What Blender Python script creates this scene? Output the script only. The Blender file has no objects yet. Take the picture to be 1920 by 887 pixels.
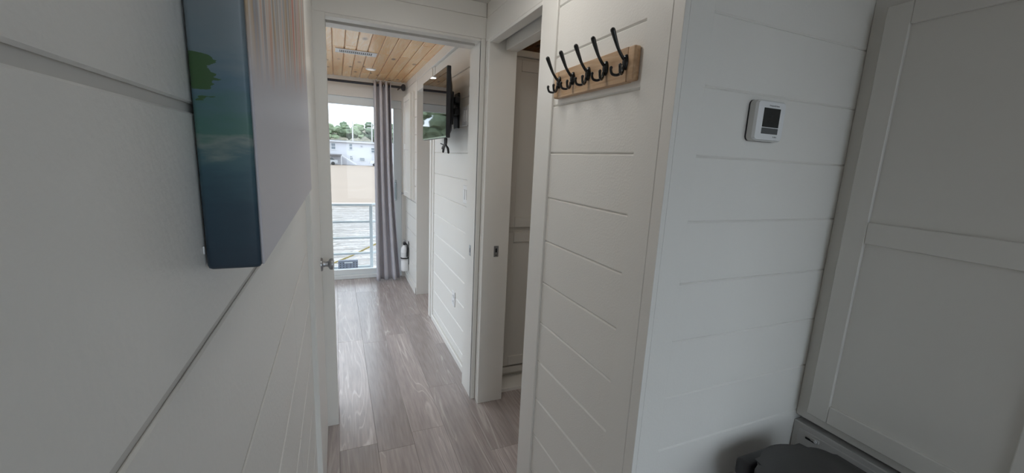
import bpy, bmesh, math, random
from mathutils import Vector, Matrix, noise
random.seed(7)
S = bpy.context.scene
COL = S.collection
PI = math.pi
# ------------------------------------------------------------------ camera, sky, exposure
YAW, PITCH, ROLL, FPX = 0.409510299, -0.185991641, 0.0477220426, 765.207926
EYE = Vector((0, 0, 1.4))
fw = Vector((math.sin(YAW)*math.cos(PITCH), math.cos(YAW)*math.cos(PITCH), math.sin(PITCH)))
r0 = Vector((math.cos(YAW), -math.sin(YAW), 0)); u0 = r0.cross(fw)
ri = math.cos(ROLL)*r0 + math.sin(ROLL)*u0
up = -math.sin(ROLL)*r0 + math.cos(ROLL)*u0
cd = bpy.data.cameras.new('camera'); cd.sensor_width = 36; cd.lens = FPX/1920*36
cd.clip_start = 0.01; cd.clip_end = 1000
cam = bpy.data.objects.new('camera', cd); COL.objects.link(cam)
cam.matrix_world = Matrix(((ri.x, up.x, -fw.x, EYE.x), (ri.y, up.y, -fw.y, EYE.y), (ri.z, up.z, -fw.z, EYE.z), (0, 0, 0, 1)))
S.camera = cam

SKY_STRENGTH = 3.0
w = bpy.data.worlds.new('overcast_sky'); S.world = w; w.use_nodes = True
wn, wl = w.node_tree.nodes, w.node_tree.links
bg = wn['Background']; bg.inputs['Strength'].default_value = SKY_STRENGTH
tc = wn.new('ShaderNodeTexCoord'); nz = wn.new('ShaderNodeTexNoise'); rp = wn.new('ShaderNodeValToRGB')
mp = wn.new('ShaderNodeMapping'); mp.inputs['Scale'].default_value = (2, 2, 6)
wl.new(tc.outputs['Generated'], mp.inputs['Vector']); wl.new(mp.outputs['Vector'], nz.inputs['Vector'])
nz.inputs['Scale'].default_value = 1.6; nz.inputs['Detail'].default_value = 5
rp.color_ramp.elements[0].position = .35; rp.color_ramp.elements[0].color = (.70, .84, 1.0, 1)
rp.color_ramp.elements[1].position = .65; rp.color_ramp.elements[1].color = (.91, .96, 1.0, 1)
wl.new(nz.outputs['Fac'], rp.inputs['Fac']); wl.new(rp.outputs['Color'], bg.inputs['Color'])

vs = S.view_settings
vs.view_transform = 'Standard'; vs.look = 'None'; vs.gamma = 1; vs.use_curve_mapping = False
vs.exposure = 0.0
S.cycles.max_bounces = 16; S.cycles.diffuse_bounces = 10; S.cycles.glossy_bounces = 6
S.cycles.transparent_max_bounces = 16; S.cycles.sample_clamp_indirect = 6

PUCK_POWER = 9.0        # watts of each recessed ceiling puck

# ------------------------------------------------------------------ materials
MATS = {}
def mat(name, col, rough=.5, metal=0., ior=1.5, bump=0., bscale=60., var=0., vscale=4., coat=0., spec=None):
    if name in MATS: return MATS[name]
    m = bpy.data.materials.new(name); m.use_nodes = True; MATS[name] = m
    n, l = m.node_tree.nodes, m.node_tree.links
    b = n['Principled BSDF']
    b.inputs['Base Color'].default_value = (*col, 1); b.inputs['Roughness'].default_value = rough
    b.inputs['Metallic'].default_value = metal; b.inputs['IOR'].default_value = ior
    b.inputs['Coat Weight'].default_value = coat
    if spec is not None: b.inputs['Specular IOR Level'].default_value = spec
    t = n.new('ShaderNodeTexCoord')
    if var:
        z = n.new('ShaderNodeTexNoise'); z.inputs['Scale'].default_value = vscale; z.inputs['Detail'].default_value = 4
        l.new(t.outputs['Object'], z.inputs['Vector'])
        mx = n.new('ShaderNodeMix'); mx.data_type = 'RGBA'
        mx.inputs[6].default_value = (*[c*(1-var) for c in col], 1)
        mx.inputs[7].default_value = (*[min(1, c*(1+var)) for c in col], 1)
        l.new(z.outputs['Fac'], mx.inputs[0]); l.new(mx.outputs[2], b.inputs['Base Color'])
    if bump:
        z2 = n.new('ShaderNodeTexNoise'); z2.inputs['Scale'].default_value = bscale; z2.inputs['Detail'].default_value = 3
        l.new(t.outputs['Object'], z2.inputs['Vector'])
        bp = n.new('ShaderNodeBump'); bp.inputs['Strength'].default_value = bump; bp.inputs['Distance'].default_value = .01
        l.new(z2.outputs['Fac'], bp.inputs['Height']); l.new(bp.outputs['Normal'], b.inputs['Normal'])
    return m

def wood(name, c_dark, c_mid, c_light, rough, knots=False, axis='Y', spec=.5, coat=0, ring=7., mul=14., stretch=.09, contrast=.35, line=.3, var=(.84, 1.13)):
    m = bpy.data.materials.new(name); m.use_nodes = True; MATS[name] = m
    n, l = m.node_tree.nodes, m.node_tree.links
    b = n['Principled BSDF']; b.inputs['Roughness'].default_value = rough
    b.inputs['Specular IOR Level'].default_value = spec; b.inputs['Coat Weight'].default_value = coat; b.inputs['Coat Roughness'].default_value = .16
    t = n.new('ShaderNodeTexCoord'); oi = n.new('ShaderNodeObjectInfo')
    off = n.new('ShaderNodeVectorMath'); off.operation = 'MULTIPLY_ADD'
    l.new(oi.outputs['Random'], off.inputs[0]); off.inputs[1].default_value = (7.3, 31.7, 3.1)
    l.new(t.outputs['Object'], off.inputs[2])
    mp = n.new('ShaderNodeMapping'); l.new(off.outputs[0], mp.inputs['Vector'])
    mp.inputs['Scale'].default_value = {'Y': (1, stretch, 1), 'X': (stretch, 1, 1), 'Z': (1, 1, stretch)}[axis]
    # large cathedral figure: rings of a stretched, warped noise
    n1 = n.new('ShaderNodeTexNoise'); n1.inputs['Scale'].default_value = ring; n1.inputs['Detail'].default_value = 2.5
    n1.inputs['Roughness'].default_value = .45; n1.inputs['Distortion'].default_value = .6
    l.new(mp.outputs[0], n1.inputs['Vector'])
    mu = n.new('ShaderNodeMath'); mu.operation = 'MULTIPLY'; mu.inputs[1].default_value = mul
    l.new(n1.outputs['Fac'], mu.inputs[0])
    fr = n.new('ShaderNodeMath'); fr.operation = 'PINGPONG'; fr.inputs[1].default_value = .5
    l.new(mu.outputs[0], fr.inputs[0])
    fine = n.new('ShaderNodeTexNoise'); fine.inputs['Scale'].default_value = 90; fine.inputs['Detail'].default_value = 3
    l.new(mp.outputs[0], fine.inputs['Vector'])
    ln = n.new('ShaderNodeMapRange'); ln.interpolation_type = 'SMOOTHSTEP'; l.new(fr.outputs[0], ln.inputs['Value'])
    ln.inputs['From Min'].default_value = 0; ln.inputs['From Max'].default_value = line; ln.inputs['To Min'].default_value = 1; ln.inputs['To Max'].default_value = 0
    mk_ = n.new('ShaderNodeTexNoise'); mk_.inputs['Scale'].default_value = ring*1.3; mk_.inputs['Detail'].default_value = 1
    mo = n.new('ShaderNodeVectorMath'); mo.operation = 'ADD'; mo.inputs[1].default_value = (5, 9, 2); l.new(mp.outputs[0], mo.inputs[0]); l.new(mo.outputs[0], mk_.inputs['Vector'])
    mr_ = n.new('ShaderNodeMapRange'); l.new(mk_.outputs['Fac'], mr_.inputs['Value']); mr_.inputs['From Min'].default_value = .42; mr_.inputs['From Max'].default_value = .62
    lm_ = n.new('ShaderNodeMath'); lm_.operation = 'MULTIPLY'; l.new(ln.outputs[0], lm_.inputs[0]); l.new(mr_.outputs[0], lm_.inputs[1])
    dk = n.new('ShaderNodeMix'); dk.data_type = 'RGBA'; dk.inputs[6].default_value = (*c_dark, 1); dk.inputs[7].default_value = (*c_mid, 1)
    l.new(mr_.outputs[0], dk.inputs[0])
    r1 = n.new('ShaderNodeMix'); r1.data_type = 'RGBA'; l.new(lm_.outputs[0], r1.inputs[0]); l.new(dk.outputs[2], r1.inputs[6]); r1.inputs[7].default_value = (*c_light, 1)
    m1 = n.new('ShaderNodeMix'); m1.data_type = 'RGBA'; m1.blend_type = 'OVERLAY'; m1.inputs[0].default_value = contrast
    l.new(r1.outputs[2], m1.inputs[6]); l.new(fine.outputs['Fac'], m1.inputs[7])
    # each piece a little lighter or darker
    hv = n.new('ShaderNodeHueSaturation'); mr = n.new('ShaderNodeMapRange')
    mr.inputs['To Min'].default_value = var[0]; mr.inputs['To Max'].default_value = var[1]
    l.new(oi.outputs['Random'], mr.inputs['Value']); l.new(mr.outputs[0], hv.inputs['Value'])
    l.new(m1.outputs[2], hv.inputs['Color'])
    out = hv.outputs['Color']
    if knots:
        mk = n.new('ShaderNodeMapping'); l.new(off.outputs[0], mk.inputs['Vector'])
        mk.inputs['Scale'].default_value = {'Y': (9, 4.2, 9), 'X': (4.2, 9, 9), 'Z': (9, 9, 4.2)}[axis]
        v = n.new('ShaderNodeTexVoronoi'); v.inputs['Scale'].default_value = 1.0; l.new(mk.outputs[0], v.inputs['Vector'])
        rk = n.new('ShaderNodeValToRGB')
        rk.color_ramp.elements[0].position = .08; rk.color_ramp.elements[0].color = (1, 1, 1, 1)
        rk.color_ramp.elements[1].position = .21; rk.color_ramp.elements[1].color = (0, 0, 0, 1)
        l.new(v.outputs['Distance'], rk.inputs['Fac'])
        mm = n.new('ShaderNodeMix'); mm.data_type = 'RGBA'; mm.inputs[7].default_value = (.13, .045, .02, 1)
        sc = n.new('ShaderNodeMath'); sc.operation = 'MULTIPLY'; sc.inputs[1].default_value = .8
        l.new(rk.outputs['Color'], sc.inputs[0]); l.new(sc.outputs[0], mm.inputs[0]); l.new(out, mm.inputs[6]); out = mm.outputs[2]
    l.new(out, b.inputs['Base Color'])
    bp = n.new('ShaderNodeBump'); bp.inputs['Strength'].default_value = .12; bp.inputs['Distance'].default_value = .002
    l.new(fine.outputs['Fac'], bp.inputs['Height']); l.new(bp.outputs['Normal'], b.inputs['Normal'])
    return m

PAINT = mat('white_paint', (.80, .785, .75), .38, bump=.05, bscale=220, var=.015, vscale=3)
WALLP = mat('white_board_paint', (.80, .785, .75), .42, bump=.09, bscale=160, var=.02, vscale=5)
CABP = mat('cabinet_paint', (.64, .62, .58), .4, var=.01)
CEILP = mat('ceiling_paint', (.72, .71, .69), .6)
GAP = mat('gap_paint', (.62, .60, .57), .7)
BLACK = mat('black_plastic', (.012, .012, .014), .35)
HOOKM = mat('black_lacquer', (.008, .008, .008), .22)
NICKEL = mat('satin_nickel', (.42, .43, .45), .33, metal=.9)
STEEL = mat('brushed_steel', (.5, .5, .5), .3, metal=.9)
WPLAST = mat('white_plastic', (.80, .81, .82), .35)
RODM = mat('dark_rod', (.03, .033, .045), .35)
FLOORW = wood('grey_brown_oak', (.42, .365, .352), (.46, .40, .385), (.64, .585, .565), .27, ring=8., spec=.8, mul=16., stretch=.07, contrast=.35, line=.14)
PINE = wood('knotty_pine', (.90, .54, .25), (.93, .61, .31), (.96, .70, .41), .26, knots=True, ring=9, coat=.3, var=(.97, 1.07), contrast=.2)
RACKW = wood('pale_pine', (.48, .31, .18), (.53, .35, .21), (.58, .40, .25), .5, ring=9)

def glass_mat(name, tint=(1, 1, 1), refl=.06):
    m = bpy.data.materials.new(name); m.use_nodes = True; MATS[name] = m
    n, l = m.node_tree.nodes, m.node_tree.links
    n.remove(n['Principled BSDF'])
    tr = n.new('ShaderNodeBsdfTransparent'); tr.inputs[0].default_value = (*tint, 1)
    gl = n.new('ShaderNodeBsdfGlossy'); gl.inputs['Roughness'].default_value = .02
    f = n.new('ShaderNodeFresnel'); f.inputs['IOR'].default_value = 1.4
    mx = n.new('ShaderNodeMixShader'); l.new(f.outputs[0], mx.inputs[0]); l.new(tr.outputs[0], mx.inputs[1]); l.new(gl.outputs[0], mx.inputs[2])
    l.new(mx.outputs[0], n['Material Output'].inputs['Surface'])
    return m
GLASS = glass_mat('clear_glass', (.97, .985, .99))

# ------------------------------------------------------------------ mesh helpers
def tag(o, label=None, cat=None, group=None, kind=None):
    if label: o['label'] = label
    if cat: o['category'] = cat
    if group: o['group'] = group
    if kind: o['kind'] = kind
    return o
def wloc(o):
    v = Vector((0, 0, 0))
    while o: v += o.location; o = o.parent
    return v
def link(name, me, loc, parent=None, material=None):
    if material and not me.materials: me.materials.append(material)
    o = bpy.data.objects.new(name, me); COL.objects.link(o)
    if parent: o.parent = parent; o.location = Vector(loc) - wloc(parent)
    else: o.location = loc
    return o
def empty(name, loc):
    o = bpy.data.objects.new(name, None); COL.objects.link(o); o.location = loc; o.empty_display_size = .05
    return o
CACHE = {}
def boxmesh(d, b, m, seg=1):
    key = (round(d[0], 4), round(d[1], 4), round(d[2], 4), b, m.name, seg)
    if key in CACHE: return CACHE[key]
    bm = bmesh.new(); bmesh.ops.create_cube(bm, size=1)
    bmesh.ops.scale(bm, vec=d, verts=bm.verts)
    bb = min(b, min(d)*.45)
    if bb > 0: bmesh.ops.bevel(bm, geom=bm.edges[:], offset=bb, segments=seg, profile=.5, affect='EDGES')
    me = bpy.data.meshes.new('box'); bm.to_mesh(me); bm.free(); me.materials.append(m)
    if seg > 1:
        for p in me.polygons: p.use_smooth = True
    CACHE[key] = me
    return me
def box(name, lo, hi, m, parent=None, b=.0015, seg=1):
    lo, hi = Vector(lo), Vector(hi)
    return link(name, boxmesh(tuple(hi-lo), b, m, seg), (lo+hi)/2, parent)
def hboard(name, lo, hi, m, parent, front, c=.004):
    """horizontal board, chamfered along its two long front edges; front is '-x', '+x' or '-y'"""
    lo, hi = Vector(lo), Vector(hi); d = hi-lo; key = ('hb', round(d.x, 4), round(d.y, 4), round(d.z, 4), front, c, m.name)
    if key not in CACHE:
        t, L = (d.x, d.y) if 'x' in front else (d.y, d.x); h = d.z/2
        prof = [(t/2, -h), (t/2, h), (-t/2+c, h), (-t/2, h-c), (-t/2, -h+c), (-t/2+c, -h)]
        V = []
        for e in (-L/2, L/2):
            for a, z in prof: V.append((a, e, z) if front == '-x' else (-a, e, z) if front == '+x' else (e, a, z))
        F = [tuple(range(6)), tuple(range(11, 5, -1))]+[(i, (i+1) % 6, (i+1) % 6+6, i+6) for i in range(6)]
        me = bpy.data.meshes.new('board'); me.from_pydata(V, [], F)
        bm = bmesh.new(); bm.from_mesh(me); bmesh.ops.recalc_face_normals(bm, faces=bm.faces); bm.to_mesh(me); bm.free()
        me.materials.append(m); CACHE[key] = me
    return link(name, CACHE[key], (lo+hi)/2, parent)
def joinbox(name, boxes, m, parent=None, b=0., loc=None):
    bm = bmesh.new(); base = Vector(loc) if loc is not None else Vector(boxes[0][0])
    for lo, hi in boxes:
        lo, hi = Vector(lo), Vector(hi); t = bmesh.new()
        bmesh.ops.create_cube(t, size=1); bmesh.ops.scale(t, vec=hi-lo, verts=t.verts); bmesh.ops.translate(t, vec=(lo+hi)/2-base, verts=t.verts)
        if b: bmesh.ops.bevel(t, geom=t.edges[:], offset=b, segments=1, affect='EDGES')
        me = bpy.data.meshes.new('t'); t.to_mesh(me); t.free(); bm.from_mesh(me); bpy.data.meshes.remove(me)
    me = bpy.data.meshes.new(name); bm.to_mesh(me); bm.free(); me.materials.append(m)
    return link(name, me, base, parent)
def spline(pts, n=8):
    P = [Vector(p) for p in pts]; out = []
    for i in range(len(P)-1):
        a, b_, c, d = P[max(i-1, 0)], P[i], P[i+1], P[min(i+2, len(P)-1)]
        for k in range(n):
            t = k/n
            out.append(.5*((2*b_)+(-a+c)*t+(2*a-5*b_+4*c-d)*t*t+(-a+3*b_-3*c+d)*t**3))
    out.append(P[-1]); return out
def tubemesh(name, pts, rad, m, segs=12, smooth_n=6, round_caps=True):
    n = smooth_n
    path = spline(pts, n) if n > 1 else [Vector(p) for p in pts]
    if isinstance(rad, (int, float)): rad = [rad]*len(pts)
    R = []
    for i in range(len(path)):
        u = i/(len(path)-1)*(len(rad)-1); k = min(int(u), len(rad)-2); R.append(rad[k]*(1-(u-k))+rad[k+1]*(u-k))
    if round_caps:
        d0 = (path[0]-path[1]).normalized(); d1 = (path[-1]-path[-2]).normalized()
        path = [path[0]+d0*R[0]*.95, path[0]+d0*R[0]*.6] + path + [path[-1]+d1*R[-1]*.6, path[-1]+d1*R[-1]*.95]
        R = [R[0]*.3, R[0]*.8] + R + [R[-1]*.8, R[-1]*.3]
    V, F = [], []
    t0 = (path[1]-path[0]).normalized(); nrm = t0.orthogonal().normalized()
    for i, p in enumerate(path):
        t = (path[min(i+1, len(path)-1)]-path[max(i-1, 0)]).normalized()
        nrm = (nrm - t*nrm.dot(t)).normalized(); bn = t.cross(nrm)
        for k in range(segs):
            a = 2*PI*k/segs; V.append(p+(nrm*math.cos(a)+bn*math.sin(a))*R[i])
    for i in range(len(path)-1):
        for k in range(segs):
            a, b_ = i*segs+k, i*segs+(k+1) % segs
            F.append((a, b_, b_+segs, a+segs))
    F.append(tuple(range(segs))[::-1]); F.append(tuple(range((len(path)-1)*segs, len(path)*segs)))
    me = bpy.data.meshes.new(name); me.from_pydata(V, [], F); me.update()
    for p in me.polygons: p.use_smooth = len(p.vertices) == 4
    me.materials.append(m); return me
def tube(name, pts, rad, m, parent=None, segs=12, n=6, base=None):
    base = Vector(base) if base is not None else Vector(pts[0])
    me = tubemesh(name, [Vector(p)-base for p in pts], rad, m, segs, n)
    return link(name, me, base, parent)
def lathemesh(name, prof, m, segs=24, axis='Z', smooth=True):
    V, F = [], []
    for r, h in prof:
        for k in range(segs):
            a = 2*PI*k/segs; x, y = r*math.cos(a), r*math.sin(a)
            V.append({'Z': (x, y, h), 'X': (h, x, y), 'Y': (y, h, x)}[axis])
    for i in range(len(prof)-1):
        for k in range(segs):
            a, b_ = i*segs+k, i*segs+(k+1) % segs; F.append((a, b_, b_+segs, a+segs))
    F.append(tuple(range(segs))[::-1]); F.append(tuple(range((len(prof)-1)*segs, len(prof)*segs)))
    me = bpy.data.meshes.new(name); me.from_pydata(V, [], F); me.update(); me.materials.append(m)
    bm = bmesh.new(); bm.from_mesh(me); bmesh.ops.recalc_face_normals(bm, faces=bm.faces); bm.to_mesh(me); bm.free()
    if smooth:
        for p in me.polygons: p.use_smooth = len(p.vertices) == 4
        me.set_sharp_from_angle(angle=math.radians(40))
    return me
def lathe(name, prof, m, loc, parent=None, segs=24, axis='Z'):
    return link(name, lathemesh(name, prof, m, segs, axis), loc, parent)
def outline_prism(name, pts, z0, z1, m, loc, parent=None, b=.004, taper=1., top_rise=0.):
    """closed outline (x,y) extruded z0..z1, bevelled, optional taper at the bottom"""
    bm = bmesh.new()
    lo = [bm.verts.new((x*taper, y*taper, z0)) for x, y in pts]; hi = [bm.verts.new((x, y, z1)) for x, y in pts]
    n = len(pts)
    for i in range(n): bm.faces.new((lo[i], lo[(i+1) % n], hi[(i+1) % n], hi[i]))
    bm.faces.new(lo[::-1]); top = bm.faces.new(hi)
    if b: bmesh.ops.bevel(bm, geom=list(top.edges), offset=b, segments=3, profile=.5, affect='EDGES')
    bmesh.ops.recalc_face_normals(bm, faces=bm.faces)
    me = bpy.data.meshes.new(name); bm.to_mesh(me); bm.free(); me.materials.append(m)
    for p in me.polygons: p.use_smooth = len(p.vertices) == 4
    me.set_sharp_from_angle(angle=math.radians(50))
    return link(name, me, loc, parent)
def text(name, s, size, m, loc, rot, parent):
    c = bpy.data.curves.new(name, 'FONT'); c.body = s; c.size = size; c.align_x = 'CENTER'; c.align_y = 'CENTER'; c.extrude = .0001
    t = bpy.data.objects.new('t', c); COL.objects.link(t)
    dg = bpy.context.evaluated_depsgraph_get(); me = bpy.data.meshes.new_from_object(t.evaluated_get(dg))
    bpy.data.objects.remove(t); bpy.data.curves.remove(c)
    me.materials.clear(); me.materials.append(m)
    o = link(name, me, loc, parent); o.rotation_euler = rot
    return o
def struct(o, label, cat): return tag(o, label, cat, kind='structure')

# ------------------------------------------------------------------ room dimensions (metres)
XL, XR, YD, YT, ZC = -.0885, .713, 2.09, .752, 2.155
YN, XE = -1.5, 2.4            # near wall behind the camera, east wall of the living space
YF = 4.72                     # far wall with the sliding glass door
XW = -1.4                     # west wall of the far room
def rows(top, pitch, zmin=0., zmax=ZC):
    """(z0, z1) of the shiplap courses between zmin and zmax, a joint at every top+k*pitch"""
    z = top
    while z > zmin: z -= pitch
    out = []
    while z < zmax:
        a, b_ = max(z, zmin), min(z+pitch, zmax)
        if b_-a > .02: out.append((a, b_))
        z += pitch
    return out
G = .0025   # half of the joint between two boards

# ---- floor: every plank its own piece
floor = struct(box('floor', (XW, YN, -.08), (XE, YF+.13, -.012), GAP, b=0), 'grey brown wood plank floor running down the hallway', 'floor')
PW = .17
r = random.Random(3)
i = 0; x = .146 - PW*9
while x < XE-.01:
    x0, x1 = max(x, XW), min(x+PW, XE)
    vis = -.2 < x0 < 1.3
    y = YN - r.uniform(0, 1.1) if abs(x-.146) > .01 else 1.81-1.22*4
    while y < YF+.1:
        y0, y1 = max(y, YN), min(y+1.22, YF+.1)
        if y1-y0 > .03 and x1-x0 > .02:
            box('plank', (x0+.0003, y0+.0003, -.012), (x1-.0003, y1-.0003, 0), FLOORW, floor, b=.0009)
        y += 1.22
    x += PW
# ---- ceiling: painted slab, pine tongue and groove boards in the far room
ceiling = struct(joinbox('ceiling', [((XW, YN, ZC+.012), (XE, YF+.13, ZC+.10)), ((XL-.1, YN, ZC), (.78, YD+.1, ZC+.0125)), ((.78, YN, ZC), (XE, .80, ZC+.0125))], CEILP), 'ceiling, painted in the hall and knotty pine boards beyond the doorway', 'ceiling')
cp = .0825; x = .0-cp*17; k = 0
rc = random.Random(5)
while x < 1.4:
    y = YD+.1 - rc.uniform(0, .9) if x < .78 else .8
    while y < YF:
        y0, y1 = max(y, YD+.1 if x < .78 else .80), min(y+1.45, YF)
        if y1-y0 > .04 and x > XW and x+cp < 1.45:
            o = box('pine_board', (x+.002, y0+.0005, ZC), (x+cp-.002, y1-.0005, ZC+.0125), PINE, ceiling, b=.004)
        y += 1.45
    x += cp

# ---- hall, left wall (painted shiplap)
wl_ = struct(box('wall_left', (-.20, YN, 0), (-.0912, 1.372, ZC), GAP, b=0), 'white painted shiplap wall close on the left of the hall', 'wall')
for j, (z0, z1) in enumerate(rows(1.424, .161)):
    ys = (YN, .906, 1.366) if j % 2 == 0 else (YN, -.55, 1.366)
    for a, b_ in zip(ys[:-1], ys[1:]):
        box('board', (-.0917, a+.0004, z0+.0031), (XL, b_-.0004, z1-.0031), WALLP, wl_, b=.0013)
# ---- door in the left wall: casing, leaf, knob
d3 = struct(empty('door_3', (-.09, 1.7, 0)), 'narrow white door with a nickel knob in the left wall beside the doorway', 'door')
box('casing', (-.10, 1.366, 0), (-.0725, 1.46, ZC), PAINT, d3, b=.003)
lf = box('door_leaf', (-.115, 1.462, .012), (-.077, 2.086, 2.0), PAINT, d3, b=.002)
box('casing', (-.10, 1.462, 2.004), (-.0745, 2.088, ZC), PAINT, d3, b=.003)
kb = lathe('door_knob', [(.031, 0), (.031, .004), (.028, .008), (.013, .010), (.011, .020), (.013, .030), (.024, .036), (.027, .043), (.026, .050), (.018, .055), (.004, .056)], NICKEL, (-.0772, 2.0, .888), lf, axis='X')
struct(box('wall_bathroom', (-.20, 1.366, 0), (-.117, 2.088, ZC), GAP, b=0), 'hidden partition behind the narrow left door', 'wall')

# ---- wall with the doorway to the far room
wm = struct(joinbox('wall_middle', [((XW, YD+.004, 0), (-.05, 2.266, ZC)), ((-.05, YD+.004, 2.0), (.70, 2.266, ZC)), ((.70, 2.094, 0), (1.3, 2.266, 0.02))], PAINT), 'white partition wall around the far doorway', 'wall')
d1 = struct(empty('door_1', (.33, YD, 0)), 'white cased pocket doorway opening to the far room', 'doorway')
XJ0, XJ1, ZH = -.026, .688, 1.976
box('casing', (-.0885, YD-.002, 0), (XJ0, YD+.016, ZH+.03), PAINT, d1, b=.002)
box('casing', (XJ1, YD-.002, 0), (XR, YD+.016, ZH+.03), PAINT, d1, b=.002)
box('head_casing', (-.0885, YD-.004, ZH+.012), (XR, YD+.016, 2.088), PAINT, d1, b=.002)
box('frieze_board', (-.0885, YD-.001, 2.0895), (XR, YD+.016, ZC), PAINT, d1, b=.002)
for a, b_ in ((YD+.002, 2.15), (2.195, 2.272)):
    box('head_jamb', (XJ0, a, ZH), (XJ1, b_, 2.01), PAINT, d1, b=.0015)
    box('jamb', (-.05, a, 0), (XJ0, b_, ZH+.02), PAINT, d1, b=.0015)
box('jamb', (XJ1, YD+.002, 0), (.715, 2.272, ZH+.02), PAINT, d1, b=.0015)
box('pocket_track', (XJ0, 2.152, ZH+.022), (XJ1, 2.193, 2.0), STEEL, d1, b=.001)
sp = box('strike_plate', (XJ1-.0015, 2.162, .85), (XJ1+.001, 2.188, .912), NICKEL, d1, b=.0005)
box('strike_hole', (XJ1-.002, 2.170, .87), (XJ1, 2.180, .896), BLACK, sp, b=0)

# ---- hook wall and the second doorway, in the plane x = XR
wr = struct(joinbox('wall_right', [((.7340, YT+.02, 0), (.862, 1.462, ZC)), ((.73, 1.462, 2.0), (.862, 2.05, ZC)), ((.715, 2.034, 0), (.862, YD+.02, ZC))], GAP), 'white panelled wall carrying the coat rack', 'wall')
box('stile', (XR, 1.345, 0), (.862, 1.465, ZC), PAINT, wr, b=.002)
box('stile', (XR, .788, 0), (.7285, .876, ZC), PAINT, wr, b=.0015)
box('corner_board', (XR, YT, 0), (.7285, .787, ZC), PAINT, wr, b=.0008)
for z0, z1 in rows(1.5935, .1635):
    hboard('board', (.721, .8765, z0+.0002), (.7345, 1.3445, z1-.0002), WALLP, wr, '-x', .0045)
d2 = struct(empty('door_2', (XR, 1.75, 0)), 'dim cased pocket doorway left of the coat rack', 'doorway')
box('head_casing', (XR-.002, 1.4655, 1.975), (.728, YD-.005, 2.085), PAINT, d2, b=.002)
box('frieze_board', (XR+.001, 1.4655, 2.0865), (.728, YD-.005, ZC), PAINT, d2, b=.002)
box('head_jamb', (XR, 1.4655, 1.962), (.76, 2.03, 1.98), PAINT, d2, b=.0015)
box('head_jamb', (.80, 1.4655, 1.935), (.862, 2.03, 2.0), PAINT, d2, b=.0015)
box('pocket_track', (.762, 1.4655, 1.985), (.798, 2.03, 2.0), STEEL, d2, b=.001)
box('jamb', (XR, 2.03, 0), (.862, 2.055, 2.0), PAINT, d2, b=.002)
box('corner_strip', (XR, 2.056, 0), (.730, YD-.0025, 1.974), PAINT, d2, b=.002)
sp = box('strike_plate', (.777, 2.0285, .873), (.804, 2.031, .934), NICKEL, d2, b=.0005)
box('strike_hole', (.786, 2.028, .898), (.795, 2.0300, .920), BLACK, sp, b=0)
lathe('screw', [(.003, 0), (.003, .0006)], BLACK, (.7905, 2.0280, .882), sp, axis='Y', segs=8)
# dim side room behind the second doorway
struct(joinbox('wall_side_room', [((1.45, .85, 0), (1.55, 2.9, ZC)), ((.863, 2.80, 0), (1.45, 2.9, ZC))], PAINT), 'wall inside the dim side room', 'wall')

# ---- wall facing the camera with the thermostat
wf = struct(box('wall_front', (.7285, YT+.012, 0), (XE, .85, ZC), GAP, b=0), 'white shiplap wall with the thermostat, facing the camera', 'wall')
box('corner_board', (.7286, YT, 0), (.8003, YT+.0125, ZC), WALLP, wf, b=0)
for z0, z1 in rows(1.59, .161):
    hboard('board', (.8005, YT, z0+.0001), (1.70, YT+.0125, z1-.0001), WALLP, wf, '-y', .0035)

# ---- far room
wfr = struct(joinbox('wall_far_room_right', [((.748, 2.272, 0), (.862, 3.40, ZC))], GAP), 'white shiplap wall with the television in the far room', 'wall')
for z0, z1 in rows(1.262, .1645, .05, 2.0845):
    hboard('board', (.735, 2.274, z0+.0002), (.7485, 3.342, z1-.0002), WALLP, wfr, '-x', .0045)
box('end_trim', (.720, 3.40, 0), (.862, 3.462, 2.085), PAINT, wfr, b=.002)
box('frieze_board', (.716, 2.274, 2.0855), (.7485, 4.027, ZC), PAINT, wfr, b=.0025)
box('end_trim', (.728, 3.3425, 0), (.745, 3.3995, 2.085), PAINT, wfr, b=.002)
box('header_board', (.720, 3.4625, 1.985), (.862, 4.027, 2.085), PAINT, wfr, b=.002)
struct(box('baseboard_right', (.722, 2.273, 0), (.7425, 3.342, .048), PAINT, b=.004), 'low white baseboard under the television wall', 'baseboard')
wc = struct(joinbox('wall_closet_end', [((.722, 4.034, 0), (1.3, YF, ZC)), ((1.25, 3.40, 0), (1.3, 4.034, ZC)), ((.862, 3.40, 0), (1.3, 3.44, ZC))], GAP), 'white boxed-out wall end beside the curtain', 'wall')
box('end_board', (XR, 4.028, 0), (1.25, 4.036, ZC), PAINT, wc, b=.002)
for z0, z1 in rows(1.262, .1645, .05):
    box('board', (XR, 4.037, z0+.002), (.7225, YF-.001, z1-.002), WALLP, wc, b=.002)
struct(box('baseboard_far', (.703, 4.045, 0), (XR, 4.70, .07), PAINT, b=.003), 'short white baseboard below the fire extinguisher', 'baseboard')
OX0, OX1, OZ = -1.34, .672, 1.965
wfa = struct(joinbox('wall_far', [((XW, YF, 0), (OX0, YF+.13, ZC)), ((OX1, YF, 0), (1.3, YF+.13, ZC)), ((OX0, YF, OZ), (OX1, YF+.13, ZC))], PAINT), 'white far end wall around the glass door', 'wall')
struct(joinbox('wall_far_room_left', [((XW-.1, YD, 0), (XW, YF+.13, .06)), ((XW-.1, YD, 1.66), (XW, YF+.13, ZC)), ((XW-.1, YD, .06), (XW, YD+.2, 1.66)), ((XW-.1, YF-.12, .06), (XW, YF+.13, 1.66)), ((XW-.1, 3.4, .06), (XW, 3.46, 1.66))], PAINT), 'left wall of the far room with a wide window added for daylight, out of view', 'wall')  # west window is added, unseen, to bring more light into the far room
box('pane', (XW-.055, YD+.2, .06), (XW-.049, 3.40, 1.66), GLASS, bpy.data.objects['wall_far_room_left'], b=0)
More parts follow.
